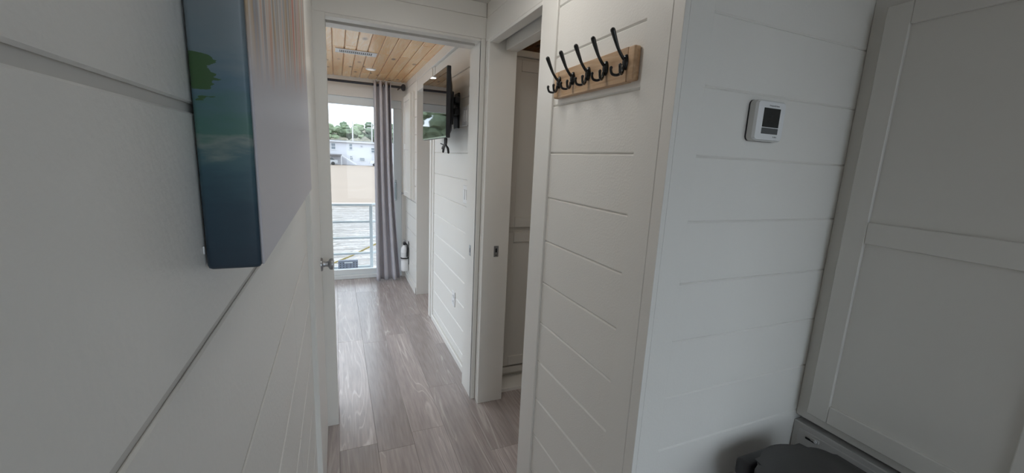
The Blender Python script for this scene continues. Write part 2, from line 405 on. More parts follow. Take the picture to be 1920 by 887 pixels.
box('pane', (XW-.055, 3.46, .06), (XW-.049, YF-.12, 1.66), GLASS, bpy.data.objects['wall_far_room_left'], b=0)
# sliding glass door
w1 = struct(empty('window_1', (0, YF+.05, 0)), 'sliding glass door looking out over the railing', 'glass door')
FRAME = mat('glass_door_frame', (.78, .82, .83), .35)
box('head_rail', (OX0, YF+.03, 1.885), (OX1, YF+.10, OZ), FRAME, w1, b=.003)
box('sill', (OX0, YF+.02, 0), (OX1, YF+.12, .045), FRAME, w1, b=.004)
box('bottom_rail', (OX0, YF+.04, .046), (OX1, YF+.09, .105), FRAME, w1, b=.003)
st = box('stile', (.590, YF+.03, .046), (OX1, YF+.09, 1.884), FRAME, w1, b=.004)
box('stile', (OX0, YF+.03, .046), (OX0+.07, YF+.09, 1.884), FRAME, w1, b=.004)
box('pane', (OX0+.07, YF+.058, .105), (.590, YF+.064, 1.885), GLASS, w1, b=0)
HNDL = mat('handle_metal', (.45, .5, .52), .3, metal=.7)
h_ = box('handle_plate', (.598, YF+.024, .885), (.620, YF+.032, 1.115), HNDL, st, b=.002)
tube('pull_bar', [(.609, YF+.022, .915), (.609, YF-.012, .93), (.609, YF-.02, .96), (.609, YF-.02, 1.04), (.609, YF-.012, 1.07), (.609, YF+.022, 1.085)], .007, HNDL, st, segs=8)

# ---- the living space behind the camera: shell with glass door and window, daylight source
struct(joinbox('wall_near', [((XL-.1, YN-.1, 0), (.25, YN, ZC)), ((.25, YN-.1, 2.02), (2.05, YN, ZC)), ((2.05, YN-.1, 0), (XE+.1, YN, ZC)), ((.25, YN-.1, 0), (2.05, YN, .25))], PAINT), 'wall with a wide window behind the camera', 'wall')
box('pane', (.25, YN-.055, .25), (2.05, YN-.049, 2.02), GLASS, bpy.data.objects['wall_near'], b=0)
struct(joinbox('wall_east', [((XE, YN, 0), (XE+.1, .85, ZC))], PAINT), 'right wall of the living space, out of view', 'wall')

# ------------------------------------------------------------------ tall cabinet on the right
tcab = tag(empty('tall_cabinet', (1.40, .2, .61)), 'tall pale grey shaker pantry cabinet with two recessed door panels, at right', 'cabinet')
box('body', (1.393, -.12, .61), (1.98, .7515, 2.152), CABP, tcab, b=.002)
def shaker(parent, plane, ax, a0, a1, z0, z1, fr, mids, m, th=.02, rec=.009, sgn=-1, name='door'):
    """panelled door lying in plane x=plane (ax 'x') or y=plane (ax 'y'), front towards sgn"""
    def bx(nm, u0, u1, za, zb, d0, d1, par, b=.002):
        lo, hi = sorted((plane+sgn*-d0, plane+sgn*-d1))
        if ax == 'x': return box(nm, (lo, u0, za), (hi, u1, zb), m, par, b=b)
        return box(nm, (u0, lo, za), (u1, hi, zb), m, par, b=b)
    d = bx(name, a0+fr*.5, a1-fr*.5, z0+fr*.5, z1-fr*.5, rec, th, parent)      # recessed panel is the leaf's core
    bx('door_stile', a0, a0+fr, z0, z1, 0, th-.0005, d); bx('door_stile', a1-fr, a1, z0, z1, 0, th-.0005, d)
    for za, zb in [(z0, z0+fr), (z1-fr, z1)] + mids:
        bx('door_rail', a0+fr+.0003, a1-fr-.0003, za, zb, 0, th-.0005, d)
    return d
shaker(tcab, 1.367, 'x', .235, .7066, .646, 1.848, .0565, [(1.2127, 1.274)], CABP, th=.0255)
# low storage unit under it
sd = tag(empty('storage_drawer', (1.6, .3, 0)), 'low grey drawer unit with a small white latch, under the tall cabinet', 'drawer unit')
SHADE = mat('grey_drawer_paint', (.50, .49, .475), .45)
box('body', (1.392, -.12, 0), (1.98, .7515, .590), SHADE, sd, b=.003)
box('gap_shadow', (1.44, -.12, .5905), (1.98, .7515, .6095), BLACK, sd, b=0)  # black block paints the shadow band below the tall cabinet
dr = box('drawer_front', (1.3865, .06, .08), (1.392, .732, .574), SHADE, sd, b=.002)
la = box('latch_slot', (1.3845, .676, .550), (1.3868, .706, .556), BLACK, dr, b=.0005)
la = box('latch', (1.380, .664, .556), (1.3868, .690, .568), SHADE, dr, b=.002)
lathe('latch_button', [(.0045, -.004), (.0045, 0), (.003, .001)], WPLAST, (1.379, .672, .562), la, axis='X', segs=10)

# ------------------------------------------------------------------ trash can
bn = tag(empty('trash_can', (1.15, .46, 0)), 'dark grey lidded trash can at the lower right, against the shiplap wall', 'trash can')
BINM = mat('charcoal_plastic', (.055, .054, .055), .42, bump=.06, bscale=300)
BIND = mat('dark_bin_plastic', (.022, .022, .025), .4)
def rrect(hw, y0, y1, ybow, rc_, n=7):
    """rounded rectangle whose far side bows outward"""
    pts = []
    for cx, cy, a0 in ((hw-rc_, y0+rc_, -90), (hw-rc_, y1-rc_, 0)):
        for k in range(n+1):
            a = math.radians(a0+90*k/n); pts.append((cx+rc_*math.cos(a), cy+rc_*math.sin(a)))
    for k in range(1, 10):
        t = k/10; xx = (hw-rc_)*(1-2*t); pts.append((xx, y1+ybow*(1-(1-2*t)**2)))
    for cx, cy, a0 in ((-hw+rc_, y1-rc_, 90), (-hw+rc_, y0+rc_, 180)):
        for k in range(n+1):
            a = math.radians(a0+90*k/n); pts.append((cx+rc_*math.cos(a), cy+rc_*math.sin(a)))
    return pts
outline_prism('body', rrect(.142, -.175, .155, .02, .05), 0, .565, BIND, (1.15, .46, 0), bn, b=.003, taper=.86)
ld = outline_prism('lid', rrect(.152, -.19, .176, .034, .06), .575, .610, BINM, (1.15, .46, 0), bn, b=.012)
outline_prism('lid_rim', rrect(.147, -.185, .166, .032, .06), .560, .572, BIND, (1.15, .46, 0), ld, b=.001)
box('hinge', (1.035, .645, .535), (1.20, .692, .590), BIND, bn, b=.012, seg=3)
box('pedal', (1.10, .245, .012), (1.20, .30, .03), BIND, bn, b=.006, seg=2)

# ------------------------------------------------------------------ thermostat
th = tag(empty('thermostat', (1.01, YT, 1.525)), 'square white thermostat with a dark screen on the shiplap wall', 'thermostat')
def plate(name, cx, cz, wd, ht, y0, y1, rr, m, parent, b=.002):
    pts = []
    for sx, sz, a0 in ((1, 1, 0), (-1, 1, 90), (-1, -1, 180), (1, -1, 270)):
        for k in range(7):
            a = math.radians(a0+15*k); pts.append((sx*(wd/2-rr)+rr*math.cos(a), sz*(ht/2-rr)+rr*math.sin(a)))
    bm = bmesh.new()
    A = [bm.verts.new((x, y1-y0, z)) for x, z in pts]; B = [bm.verts.new((x, 0, z)) for x, z in pts]; n = len(pts)
    for i in range(n): bm.faces.new((A[i], A[(i+1) % n], B[(i+1) % n], B[i]))
    bm.faces.new(A); fr = bm.faces.new(B)
    if b: bmesh.ops.bevel(bm, geom=list(fr.edges), offset=b, segments=2, profile=.5, affect='EDGES')
    bmesh.ops.recalc_face_normals(bm, faces=bm.faces)
    me = bpy.data.meshes.new(name); bm.to_mesh(me); bm.free(); me.materials.append(m)
    for p in me.polygons: p.use_smooth = len(p.vertices) == 4
    me.set_sharp_from_angle(angle=math.radians(45))
    return link(name, me, (cx, y0, cz), parent)
WSIDE = mat('thermostat_side', (.62, .62, .60), .45)
plate('wall_plate', 1.010, 1.5255, .109, .100, YT-.0035, YT+.001, .012, BLACK, th, b=0)
plate('body', 1.010, 1.5255, .108, .099, YT-.021, YT-.003, .012, WSIDE, th, b=.001)
fp = plate('front_plate', 1.003, 1.5245, .0985, .0915, YT-.029, YT-.020, .007, WPLAST, th, b=.0015)
LCD = mat('lcd_glass', (.022, .024, .024), .18)
LCDB = mat('lcd_band', (.10, .105, .11), .25)
plate('screen', 1.0045, 1.5325, .060, .046, YT-.0296, YT-.0288, .001, LCD, fp, b=0)
plate('button_band', 1.0045, 1.5005, .060, .0145, YT-.0296, YT-.0288, .001, LCDB, fp, b=0)
INK = mat('grey_ink', (.16, .16, .17), .6)
text('lettering', 'Honeywell Home', .0052, INK, (1.010, YT-.0293, 1.5615), (PI/2, 0, 0), fp)
text('lettering', 'T6 PRO', .0046, INK, (1.026, YT-.0293, 1.4865), (PI/2, 0, 0), fp)
LCDS = mat('lcd_segment', (.012, .013, .013), .3)
for a, b_, c, d in ((-.008, .006, .009, .0075), (-.008, -.0085, .009, -.007), (-.008, -.0085, -.0065, .0075), (.0005, -.0085, .002, .0075)):
    box('lcd_segment', (1.000+a, YT-.0298, 1.531+b_), (1.000+c, YT-.0295, 1.531+d), LCDS, fp, b=0)

# ------------------------------------------------------------------ coat rack
cr = tag(empty('coat_rack', (.721, 1.09, 1.613)), 'pale pine coat rack with five black triple hooks on the panelled wall', 'coat rack')
box('backboard', (.7015, .9215, 1.613), (.721, 1.283, 1.700), RACKW, cr, b=.0015)
for a, b_ in ((.893, .921), (1.2835, 1.312)):
    box('end_strip', (.7000, a, 1.6135), (.721, b_, 1.6995), RACKW, cr, b=.005, seg=3)
def hook_meshes():
    o = lambda d, yy, z: (-d, yy, z)
    up_ = tubemesh('upper_arm', [o(.010, 0, .008), o(.018, 0, .016), o(.029, 0, .030), o(.041, 0, .052), o(.050, 0, .070)], [.0045, .0042, .0042, .0056, .0068], HOOKM, 12)
    lows = []
    for s in (1, -1):
        cs, sn = math.cos(math.radians(38)), math.sin(math.radians(38))*s
        q = lambda r_, z: o(.008+r_*cs, r_*sn, z)
        lows.append(tubemesh('lower_prong', [q(0, -.012), q(.003, -.024), q(.013, -.032), q(.026, -.030), q(.031, -.020), q(.031, -.014)], [.0042, .0038, .0036, .0036, .0036, .0046], HOOKM, 10))
    bm = bmesh.new(); bmesh.ops.create_uvsphere(bm, u_segments=16, v_segments=12, radius=1)
    bmesh.ops.scale(bm, vec=(.011, .0105, .020), verts=bm.verts)
    for v in bm.verts:
        if v.co.x > 0: v.co.x *= .05
    b_ = bpy.data.meshes.new('hook'); bm.to_mesh(b_); bm.free(); b_.materials.append(HOOKM)
    for p in b_.polygons: p.use_smooth = True
    return b_, up_, lows
hb, hu, hl = hook_meshes()
for k in range(5):
    c = Vector((.7012, .925+.0875*k, 1.662))
    h = link('hook', hb, c, cr)
    link('upper_arm', hu, c, h)
    for q in hl: link('lower_prong', q, c, h)

# ------------------------------------------------------------------ canvas picture on the left wall
def canvas_mat(name, side):
    m = bpy.data.materials.new(name); m.use_nodes = True
    n, l = m.node_tree.nodes, m.node_tree.links; b = n['Principled BSDF']; b.inputs['Roughness'].default_value = .38 if side else .45
    t = n.new('ShaderNodeTexCoord'); sx = n.new('ShaderNodeSeparateXYZ'); l.new(t.outputs['Object'], sx.inputs[0])
    mp = n.new('ShaderNodeMapping'); l.new(t.outputs['Object'], mp.inputs['Vector'])
    nz = n.new('ShaderNodeTexNoise'); l.new(mp.outputs[0], nz.inputs['Vector']); nz.inputs['Detail'].default_value = 5
    if side:
        mp.inputs['Scale'].default_value = (30, 30, 110); nz.inputs['Scale'].default_value = 1
        ma = n.new('ShaderNodeMath'); ma.operation = 'MULTIPLY_ADD'; l.new(nz.outputs['Fac'], ma.inputs[0]); ma.inputs[1].default_value = .045
        l.new(sx.outputs['Z'], ma.inputs[2])
        sc = n.new('ShaderNodeMath'); sc.operation = 'MULTIPLY_ADD'; l.new(ma.outputs[0], sc.inputs[0]); sc.inputs[1].default_value = 5.55; sc.inputs[2].default_value = -.125
        rp = n.new('ShaderNodeValToRGB'); e = rp.color_ramp.elements
        e[0].position = 0; e[0].color = (.030, .05, .075, 1)
        e[1].position = 1; e[1].color = (.19, .22, .24, 1)
        for p, c in ((.25, (.035, .07, .10, 1)), (.38, (.05, .11, .14, 1)), (.46, (.07, .14, .16, 1)), (.505, (.20, .25, .23, 1)), (.545, (.07, .17, .145, 1)), (.62, (.08, .17, .17, 1)), (.70, (.10, .17, .22, 1)), (.82, (.16, .21, .24, 1))):
            q = e.new(p); q.color = c
        l.new(sc.outputs[0], rp.inputs['Fac']); out = rp.outputs['Color']
        # a green islet near the wall-side edge
        ve = n.new('ShaderNodeVectorMath'); ve.operation = 'DISTANCE'
        mp2 = n.new('ShaderNodeMapping'); mp2.inputs['Scale'].default_value = (1, 0, .8); l.new(t.outputs['Object'], mp2.inputs['Vector'])
        l.new(mp2.outputs[0], ve.inputs[0]); ve.inputs[1].default_value = (.003, 0, .134*.8)
        a2 = n.new('ShaderNodeMath'); a2.operation = 'MULTIPLY_ADD'; l.new(nz.outputs['Fac'], a2.inputs[0]); a2.inputs[1].default_value = .035; l.new(ve.outputs['Value'], a2.inputs[2])
        lt = n.new('ShaderNodeMath'); lt.operation = 'LESS_THAN'; l.new(a2.outputs[0], lt.inputs[0]); lt.inputs[1].default_value = .0275
        mx = n.new('ShaderNodeMix'); mx.data_type = 'RGBA'; l.new(lt.outputs[0], mx.inputs[0]); l.new(out, mx.inputs[6]); mx.inputs[7].default_value = (.05, .11, .04, 1)
        out = mx.outputs[2]
    else:
        mp.inputs['Scale'].default_value = (1, 13, .8); nz.inputs['Scale'].default_value = 1.0; nz.inputs['Detail'].default_value = 3
        rp = n.new('ShaderNodeValToRGB'); e = rp.color_ramp.elements
        e[0].position = .34; e[0].color = (.12, .15, .22, 1); e[1].position = .68; e[1].color = (.60, .10, .04, 1)
        for p, c in ((.41, (.66, .63, .60, 1)), (.455, (.50, .33, .16, 1)), (.50, (.30, .31, .36, 1)), (.545, (.70, .66, .62, 1)), (.59, (.62, .24, .09, 1)), (.63, (.55, .52, .52, 1))):
            q = e.new(p); q.color = c
        l.new(nz.outputs['Fac'], rp.inputs['Fac'])
        # boundary between upper vertical strokes and the window glare painted pale below, slanting with y
        ya = n.new('ShaderNodeMath'); ya.operation = 'MULTIPLY_ADD'; l.new(sx.outputs['Y'], ya.inputs[0]); ya.inputs[1].default_value = -.12; l.new(sx.outputs['Z'], ya.inputs[2])
        nb = n.new('ShaderNodeMath'); nb.operation = 'MULTIPLY_ADD'; l.new(nz.outputs['Fac'], nb.inputs[0]); nb.inputs[1].default_value = .05; l.new(ya.outputs[0], nb.inputs[2])
        mr = n.new('ShaderNodeMapRange'); l.new(nb.outputs[0], mr.inputs['Value']); mr.inputs['From Min'].default_value = .155; mr.inputs['From Max'].default_value = .205
        mx = n.new('ShaderNodeMix'); mx.data_type = 'RGBA'; l.new(mr.outputs[0], mx.inputs[0]); mx.inputs[6].default_value = (.60, .58, .62, 1); l.new(rp.outputs['Color'], mx.inputs[7])
        out = mx.outputs[2]
    l.new(out, b.inputs['Base Color'])
    bp = n.new('ShaderNodeBump'); bp.inputs['Strength'].default_value = .1; bp.inputs['Distance'].default_value = .003
    l.new(nz.outputs['Fac'], bp.inputs['Height']); l.new(bp.outputs['Normal'], b.inputs['Normal'])
    return m
CV_S, CV_F = canvas_mat('canvas_side_paint', True), canvas_mat('canvas_front_paint_glare', False)
cv = tag(empty('canvas_picture', (XL, .343, 1.312)), 'unframed canvas seascape with a dark teal wrapped edge, hung on the left wall', 'picture')
box('wrapped_edge', (XL+.0015, .343, 1.312), (-.0535, 1.01, 1.93), CV_S, cv, b=.003, seg=2)
o = box('painted_front', (-.0535, .345, 1.314), (-.0515, 1.008, 1.928), CV_F, cv, b=.0008)
# texture origins: bottom near corner
for ob in cv.children:
    me = ob.data.copy(); me.transform(Matrix.Translation(ob.location)); ob.data = me; ob.location = (0, 0, 0)
box('hanging_strap', (XL+.0003, .3415, 1.324), (XL+.0014, .3428, 1.330), WPLAST, cv, b=.0005)

# ------------------------------------------------------------------ cabinet in the side room
sc_ = tag(empty('linen_cabinet', (1.1, 2.4, 0)), 'tall white shaker cupboard in the dim side room behind the second doorway', 'cabinet')
box('body', (.875, 2.215, .10), (1.44, 2.70, 1.962), CABP, sc_, b=.002)
box('toe_kick', (.875, 2.245, 0), (1.44, 2.70, .10), CABP, sc_, b=.001)
box('base_rail', (.875, 2.205, .055), (1.44, 2.25, .098), CABP, sc_, b=.002)
box('crown', (.870, 2.200, 1.963), (1.44, 2.70, 1.998), CABP, sc_, b=.004)
shaker(sc_, 2.195, 'y', .905, 1.17, .115, .975, .06, [], CABP, th=.0205)
shaker(sc_, 2.195, 'y', .905, 1.17, 1.005, 1.945, .06, [], CABP, th=.0205)

# ------------------------------------------------------------------ television and its mount
SCREEN = mat('tv_screen', (.006, .006, .008), .025, ior=1.9)
TVP = mat('tv_plastic', (.014, .014, .018), .4)
tv = tag(empty('television', (.64, 2.79, 1.51)), 'black flat television on a swing arm on the far room wall', 'television')
box('housing', (.602, 2.432, 1.510), (.626, 3.142, 1.914), TVP, tv, b=.003)
bm = bmesh.new()
q0 = [(.626, 2.445, 1.53), (.626, 3.13, 1.53), (.626, 3.13, 1.90), (.626, 2.445, 1.90)]
q1 = [(.668, 2.56, 1.56), (.668, 3.01, 1.56), (.668, 3.01, 1.82), (.668, 2.56, 1.82)]
A = [bm.verts.new(Vector(p)-Vector((.64, 2.79, 1.51))) for p in q0]; B = [bm.verts.new(Vector(p)-Vector((.64, 2.79, 1.51))) for p in q1]
for i in range(4): bm.faces.new((A[i], A[(i+1) % 4], B[(i+1) % 4], B[i]))
bm.faces.new(A[::-1]); bm.faces.new(B); bmesh.ops.recalc_face_normals(bm, faces=bm.faces)
me = bpy.data.meshes.new('rear_cover'); bm.to_mesh(me); bm.free(); me.materials.append(TVP)
link('rear_cover', me, (.64, 2.79, 1.51), tv)
box('screen', (.6005, 2.438, 1.522), (.6025, 3.136, 1.908), SCREEN, tv, b=0)
box('lower_bezel', (.5995, 2.434, 1.511), (.6022, 3.140, 1.521), mat('bezel_glare', (.5, .55, .5), .2, metal=.9), tv, b=.0005)  # pale greenish strip paints the glare along the bottom edge
mt = tag(empty('tv_mount', (.735, 2.72, 1.6)), 'black swing arm bracket between the television and the wall', 'bracket')
box('wall_bracket', (.722, 2.62, 1.58), (.7348, 2.72, 1.80), BLACK, mt, b=.003)
box('arm', (.690, 2.58, 1.66), (.722, 2.76, 1.70), BLACK, mt, b=.004)
box('arm', (.690, 2.58, 1.73), (.722, 2.76, 1.77), BLACK, mt, b=.004)
box('tilt_plate', (.6685, 2.60, 1.60), (.690, 2.86, 1.80), BLACK, mt, b=.004)
cb = tag(empty('cable_clip', (.66, 2.66, 1.5)), 'black cables and clip dangling under the television', 'cable')
def cpx(name, pts, rad, m, par): return tube(name, pts, rad, m, par, segs=8)
cpx('cable', [(.650, 2.62, 1.509), (.652, 2.63, 1.488), (.655, 2.65, 1.470), (.655, 2.60, 1.452), (.656, 2.585, 1.425)], .0075, BLACK, cb)
cpx('cable', [(.652, 2.66, 1.509), (.652, 2.66, 1.480), (.654, 2.70, 1.455), (.655, 2.72, 1.43)], .0075, BLACK, cb)
cpx('cable', [(.652, 2.64, 1.48), (.652, 2.70, 1.475), (.652, 2.78, 1.484)], .004, BLACK, cb)
cpx('cable', [(.650, 2.68, 1.47), (.651, 2.72, 1.462), (.652, 2.735, 1.45)], .005, BLACK, cb)

# ------------------------------------------------------------------ wall plates, sensor
def wall_plate_x(name, label, cat, y0, y1, z0, z1, x, kind):
    t = tag(empty(name, (x, (y0+y1)/2, z0)), label, cat)
    p = box('cover_plate', (x-.006, y0, z0), (x, y1, z1), WPLAST, t, b=.0025)
    cy = (y0+y1)/2
    if kind == 'switch':
        for yy in (cy-.02, cy+.02):
            s = box('switch_rocker', (x-.010, yy-.014, z0+.025), (x-.005, yy+.014, z1-.025), WPLAST, t, b=.0015)
        return t
    zc = (z0+z1)/2
    for zz in (zc-.02, zc+.02):
        s = box('socket', (x-.0085, cy-.015, zz-.014), (x-.005, cy+.015, zz+.014), WPLAST, t, b=.0015)
        for d in (-.006, .006): box('slot', (x-.0088, cy+d-.001, zz-.004), (x-.0083, cy+d+.001, zz+.006), BLACK, s, b=0)
    return t
wall_plate_x('light_switch', 'white light switch plate on the shiplap wall beside the far doorway jamb', 'switch', 2.385, 2.485, 1.118, 1.230, .735, 'switch')
wall_plate_x('wall_outlet', 'white wall outlet low on the shiplap wall below the television', 'outlet', 2.630, 2.702, .368, .476, .735, 'outlet')
wall_plate_x('television_outlet', 'white outlet plate on the wall behind the television', 'outlet', 2.43, 2.545, 1.588, 1.705, .735, 'switch')

# ------------------------------------------------------------------ shallow wall cabinet and fire extinguisher beside the curtain
wc2 = tag(empty('wall_cabinet', (.70, 4.36, .95)), 'narrow white shaker wall cabinet between curtain and television', 'cabinet')
box('body', (.688, 4.13, .955), (XR, 4.58, 1.995), PAINT, wc2, b=.002)
dd = shaker(wc2, .668, 'x', 4.15, 4.57, .965, 1.985, .055, [(1.45, 1.51)], PAINT, th=.020)
lathe('knob', [(.006, 0), (.006, -.012), (.013, -.018), (.013, -.026), (.006, -.030)], NICKEL, (.667, 4.545, .985), dd, axis='X', segs=16)
fe = tag(empty('fire_extinguisher', (.668, 4.50, .13)), 'white fire extinguisher with black handle strapped to the wall beside the curtain', 'extinguisher')
EX, EY = .668, 4.50
bo = lathe('cylinder', [(.034, .13), (.040, .137), (.041, .16), (.041, .36), (.038, .385), (.026, .405), (.017, .413), (.015, .425)], WPLAST, (EX, EY, 0), fe)
lathe('label_band', [(.0413, .25), (.0416, .251), (.0416, .34), (.0413, .341)], mat('pale_label', (.66, .67, .68), .5), (EX, EY, 0), bo)
vl = lathe('valve', [(.016, .422), (.017, .43), (.017, .45), (.010, .455)], BLACK, (EX, EY, 0), fe, segs=14)
box('lever', (EX-.012, EY-.06, .452), (EX+.010, EY+.02, .460), BLACK, vl, b=.002)
box('carry_handle', (EX-.012, EY-.055, .470), (EX+.010, EY+.02, .478), NICKEL, vl, b=.002)
lathe('gauge', [(.012, 0), (.012, -.010)], STEEL, (EX-.016, EY, .44), vl, axis='X', segs=12)
tube('hose', [(EX+.005, EY-.016, .44), (EX+.02, EY-.045, .43), (EX+.022, EY-.052, .38), (EX+.02, EY-.048, .30)], .008, BLACK, fe, segs=8)
lathe('strap', [(.0418, .268), (.0435, .269), (.0435, .284), (.0418, .285)], BLACK, (EX, EY, 0), fe)
box('bracket', (EX+.040, EY-.015, .20), (XR-.0003, EY+.015, .46), BLACK, fe, b=.001)

# ------------------------------------------------------------------ curtain and rod
CURT = mat('grey_curtain_cloth', (.50, .49, .53), .85, bump=.05, bscale=400, var=.03, vscale=12)
rd = tag(empty('curtain_rod', (0, 4.6, 2.088)), 'dark curtain rod with a round end cap above the glass door', 'curtain rod')
tube('rod', [(-1.2, 4.6, 2.088), (.655, 4.6, 2.088)], .0125, RODM, rd, n=1)
lathe('end_cap', [(.012, 0), (.022, .004), (.034, .012), (.036, .026), (.030, .040), (.014, .046)], RODM, (.650, 4.6, 2.088), rd, axis='X', segs=18)
box('bracket', (.628, 4.59, 2.072), (.640, YF, 2.084), RODM, rd, b=.002)
cu = tag(empty('curtain', (.46, 4.6, .01)), 'grey grommet curtain gathered to the right of the glass door', 'curtain')
NX, NZ = 96, 40; V, F = [], []
for j in range(NZ+1):
    v = j/NZ; z = 2.125 - v*(2.125-.012)
    xa = .372 + .004*v; flare = max(0, (v-.30)/.70)
    xb = .545 + .012*min(1, v/.3) + .082*flare**1.5
    for i in range(NX+1):
        u = i/NX
        am = .045*(.8+.2*math.sin(9*u+1))*(1-.12*v)
        ph = u*3.25*2*PI + .35*math.sin(u*7) + .3*v*math.sin(3*u+2) + .9
        uu = u + .020*math.sin(ph*2)
        V.append((xa+(xb-xa)*uu-.46, am*math.cos(ph)+.006*math.sin(5*v+8*u), z-.01))
for j in range(NZ):
    for i in range(NX):
        a = j*(NX+1)+i; F.append((a, a+1, a+NX+2, a+NX+1))
me = bpy.data.meshes.new('panel'); me.from_pydata(V, [], F); me.materials.append(CURT)
for p in me.polygons: p.use_smooth = True
pn = link('panel', me, (.46, 4.6, .01), cu)
sm = pn.modifiers.new('thickness', 'SOLIDIFY'); sm.thickness = .0025; sm.offset = 0
for k, u in enumerate((.12, .34, .56, .78, .95)):
    gx = .372+(.552-.372)*u
    bm = bmesh.new()
    me = lathemesh('grommet', [(.016, -.003), (.022, -.003), (.022, .003), (.016, .003), (.016, -.003)], NICKEL, 16, 'X')
    link('grommet', me, (gx, 4.6, 2.088), cu)

# ------------------------------------------------------------------ ceiling vent and puck light
vn = tag(empty('ceiling_vent', (.17, 3.56, ZC)), 'white slotted air vent in the pine ceiling', 'vent')
vx0, vx1, vy0, vy1 = .020, .318, 3.495, 3.625
for lo, hi in (((vx0, vy0, ZC-.006), (vx1, vy0+.024, ZC)), ((vx0, vy1-.024, ZC-.006), (vx1, vy1, ZC)), ((vx0, vy0+.024, ZC-.006), (vx0+.03, vy1-.024, ZC)), ((vx1-.03, vy0+.024, ZC-.006), (vx1, vy1-.024, ZC))):
    box('frame', lo, hi, WPLAST, vn, b=.0015)
box('duct', (vx0+.03, vy0+.024, ZC-.0015), (vx1-.03, vy1-.024, ZC), BLACK, vn, b=0)
for k in range(17):
    xx = vx0+.036+k*.0142
    box('louver', (xx, vy0+.024, ZC-.0045), (xx+.0048, vy1-.024, ZC-.001), WPLAST, vn, b=.0005)
def puck(x, y, label, z=ZC, power=PUCK_POWER):
    t = tag(empty('ceiling_light', (x, y, z)), label, 'ceiling light')
    lathe('trim_ring', [(.045, 0), (.045, -.004), (.040, -.008), (.034, -.008), (.034, 0)], WPLAST, (x, y, z), t)
    em = MATS.get('puck_lens')
    if not em:
        em = mat('puck_lens', (.9, .9, .88), .4); b = em.node_tree.nodes['Principled BSDF']
        b.inputs['Emission Color'].default_value = (1, .96, .9, 1); b.inputs['Emission Strength'].default_value = .35
    lathe('lens', [(.034, 0), (.034, -.006), (.02, -.0065)], em, (x, y, z), t)
    if power:
        ld_ = bpy.data.lights.new('puck_lamp', 'AREA'); ld_.shape = 'DISK'; ld_.size = .07; ld_.energy = power; ld_.color = (1, .95, .88)
        lo_ = bpy.data.objects.new('lamp', ld_); COL.objects.link(lo_); lo_.parent = t; lo_.location = (0, 0, -.012)
    return t
def fill_lamp(x, y, power, label, col=(1, .97, .92)):  # round lamp for added fill light, no such fixture in view
    t = tag(empty('ceiling_light', (x, y, ZC)), label, 'ceiling light')
    lathe('base', [(.15, 0), (.15, -.012), (.145, -.016)], WPLAST, (x, y, ZC), t, segs=32)
    em = mat('fill_diffuser_%d' % round(power*10), (.9, .9, .88), .5); b = em.node_tree.nodes['Principled BSDF']
    b.inputs['Emission Color'].default_value = (*col, 1); b.inputs['Emission Strength'].default_value = power
    lathe('diffuser', [(.14, -.0165), (.135, -.026), (.11, -.034), (.05, -.039), (.005, -.040)], em, (x, y, ZC), t, segs=32)
    return t
HALL_FILL = 11.5
fill_lamp(.36, 1.28, HALL_FILL, 'round white ceiling lamp added as fill over the hall, just above the picture')  # added lamp, lifts the brightness of the hall
fill_lamp(-.60, 3.55, 48.0, 'round white ceiling lamp added as fill in the far room, hidden left of the doorway', (.86, .93, 1))  # added unseen lamp, brightens the far room
puck(.319, 4.17, 'small white puck light in the pine ceiling near the curtain rod', power=.8)
puck(1.25, 1.15, 'puck light added as fill in the side room, out of view', power=1.0)  # added unseen lamp, brightens the side room cupboard

# ------------------------------------------------------------------ outside: deck and railing
struct(joinbox('deck', [((-3.2, YF+.13, -.08), (1.3, 5.30, -.012)), ((-3.2, 1.5, -.08), (XW-.1, YF+.13, -.012))], mat('deck_paint', (.72, .74, .75), .5)), 'pale outside deck behind the glass door, with an unseen west strip added for bounce', 'deck')  # west strip added unseen, pale to bounce daylight onto the pine ceiling
RAILM = mat('white_rail_paint', (.62, .66, .68), .35)
rl = tag(empty('deck_railing', (0, 5.2, -.012)), 'white deck railing with horizontal bars outside the glass door', 'railing')
box('top_rail', (-1.5, 5.165, .770), (.385, 5.255, .800), RAILM, rl, b=.004)
for z in (.575, .38, .185): box('bar', (-1.5, 5.19, z-.013), (.36, 5.216, z+.013), RAILM, rl, b=.003)
for xx in (.372, -.62, -1.48): box('post', (xx-.018, 5.182, -.012), (xx+.018, 5.222, .770), RAILM, rl, b=.003)
box('toe_rail', (-1.5, 5.19, -.012), (.36, 5.216, .03), RAILM, rl, b=.003)
for z in (.785, .575, .38, .185):
    tube('side_bar', [(.385, 5.205, z), (.80, 5.62, z)], .016, RAILM, rl, n=1, segs=8)
tube('side_post', [(.80, 5.62, -.3), (.80, 5.62, .79)], .018, RAILM, rl, n=1, segs=8)
ct = tag(empty('plastic_tray', (.10, 5.08, -.012)), 'grey perforated plastic tray with a white handle on the deck by the railing', 'tray')
TRAY = mat('grey_tray_plastic', (.24, .26, .32), .5, var=.1, vscale=60)
tb = box('body', (-.012, 5.05, .012), (.206, 5.11, .137), TRAY, ct, b=.006, seg=2)
for i in range(6):
    for j in range(4):
        xx = .008+i*.034+(.5 if i > 2 else 0)*.02
        box('hole', (xx, 5.0475, .03+j*.024), (xx+.010, 5.0505, .04+j*.024), BLACK, tb, b=0)
box('handle', (.055, 5.040, .108), (.145, 5.050, .120), WPLAST, ct, b=.002)
for xx in (.05, .125): box('foot', (xx, 5.045, -.012), (xx+.022, 5.115, .03), WPLAST, ct, b=.002)
tag(tube('yellow_rope', [(-0.216, 5.270, -0.002), (-0.066, 5.280, 0.056), (0.025, 5.290, 0.091), (0.141, 5.300, 0.134), (0.349, 5.310, 0.232), (0.529, 5.320, 0.314)], .010, mat('yellow_rope', (.50, .38, .14), .6), segs=8), 'yellow rope slanting behind the deck railing', 'rope')

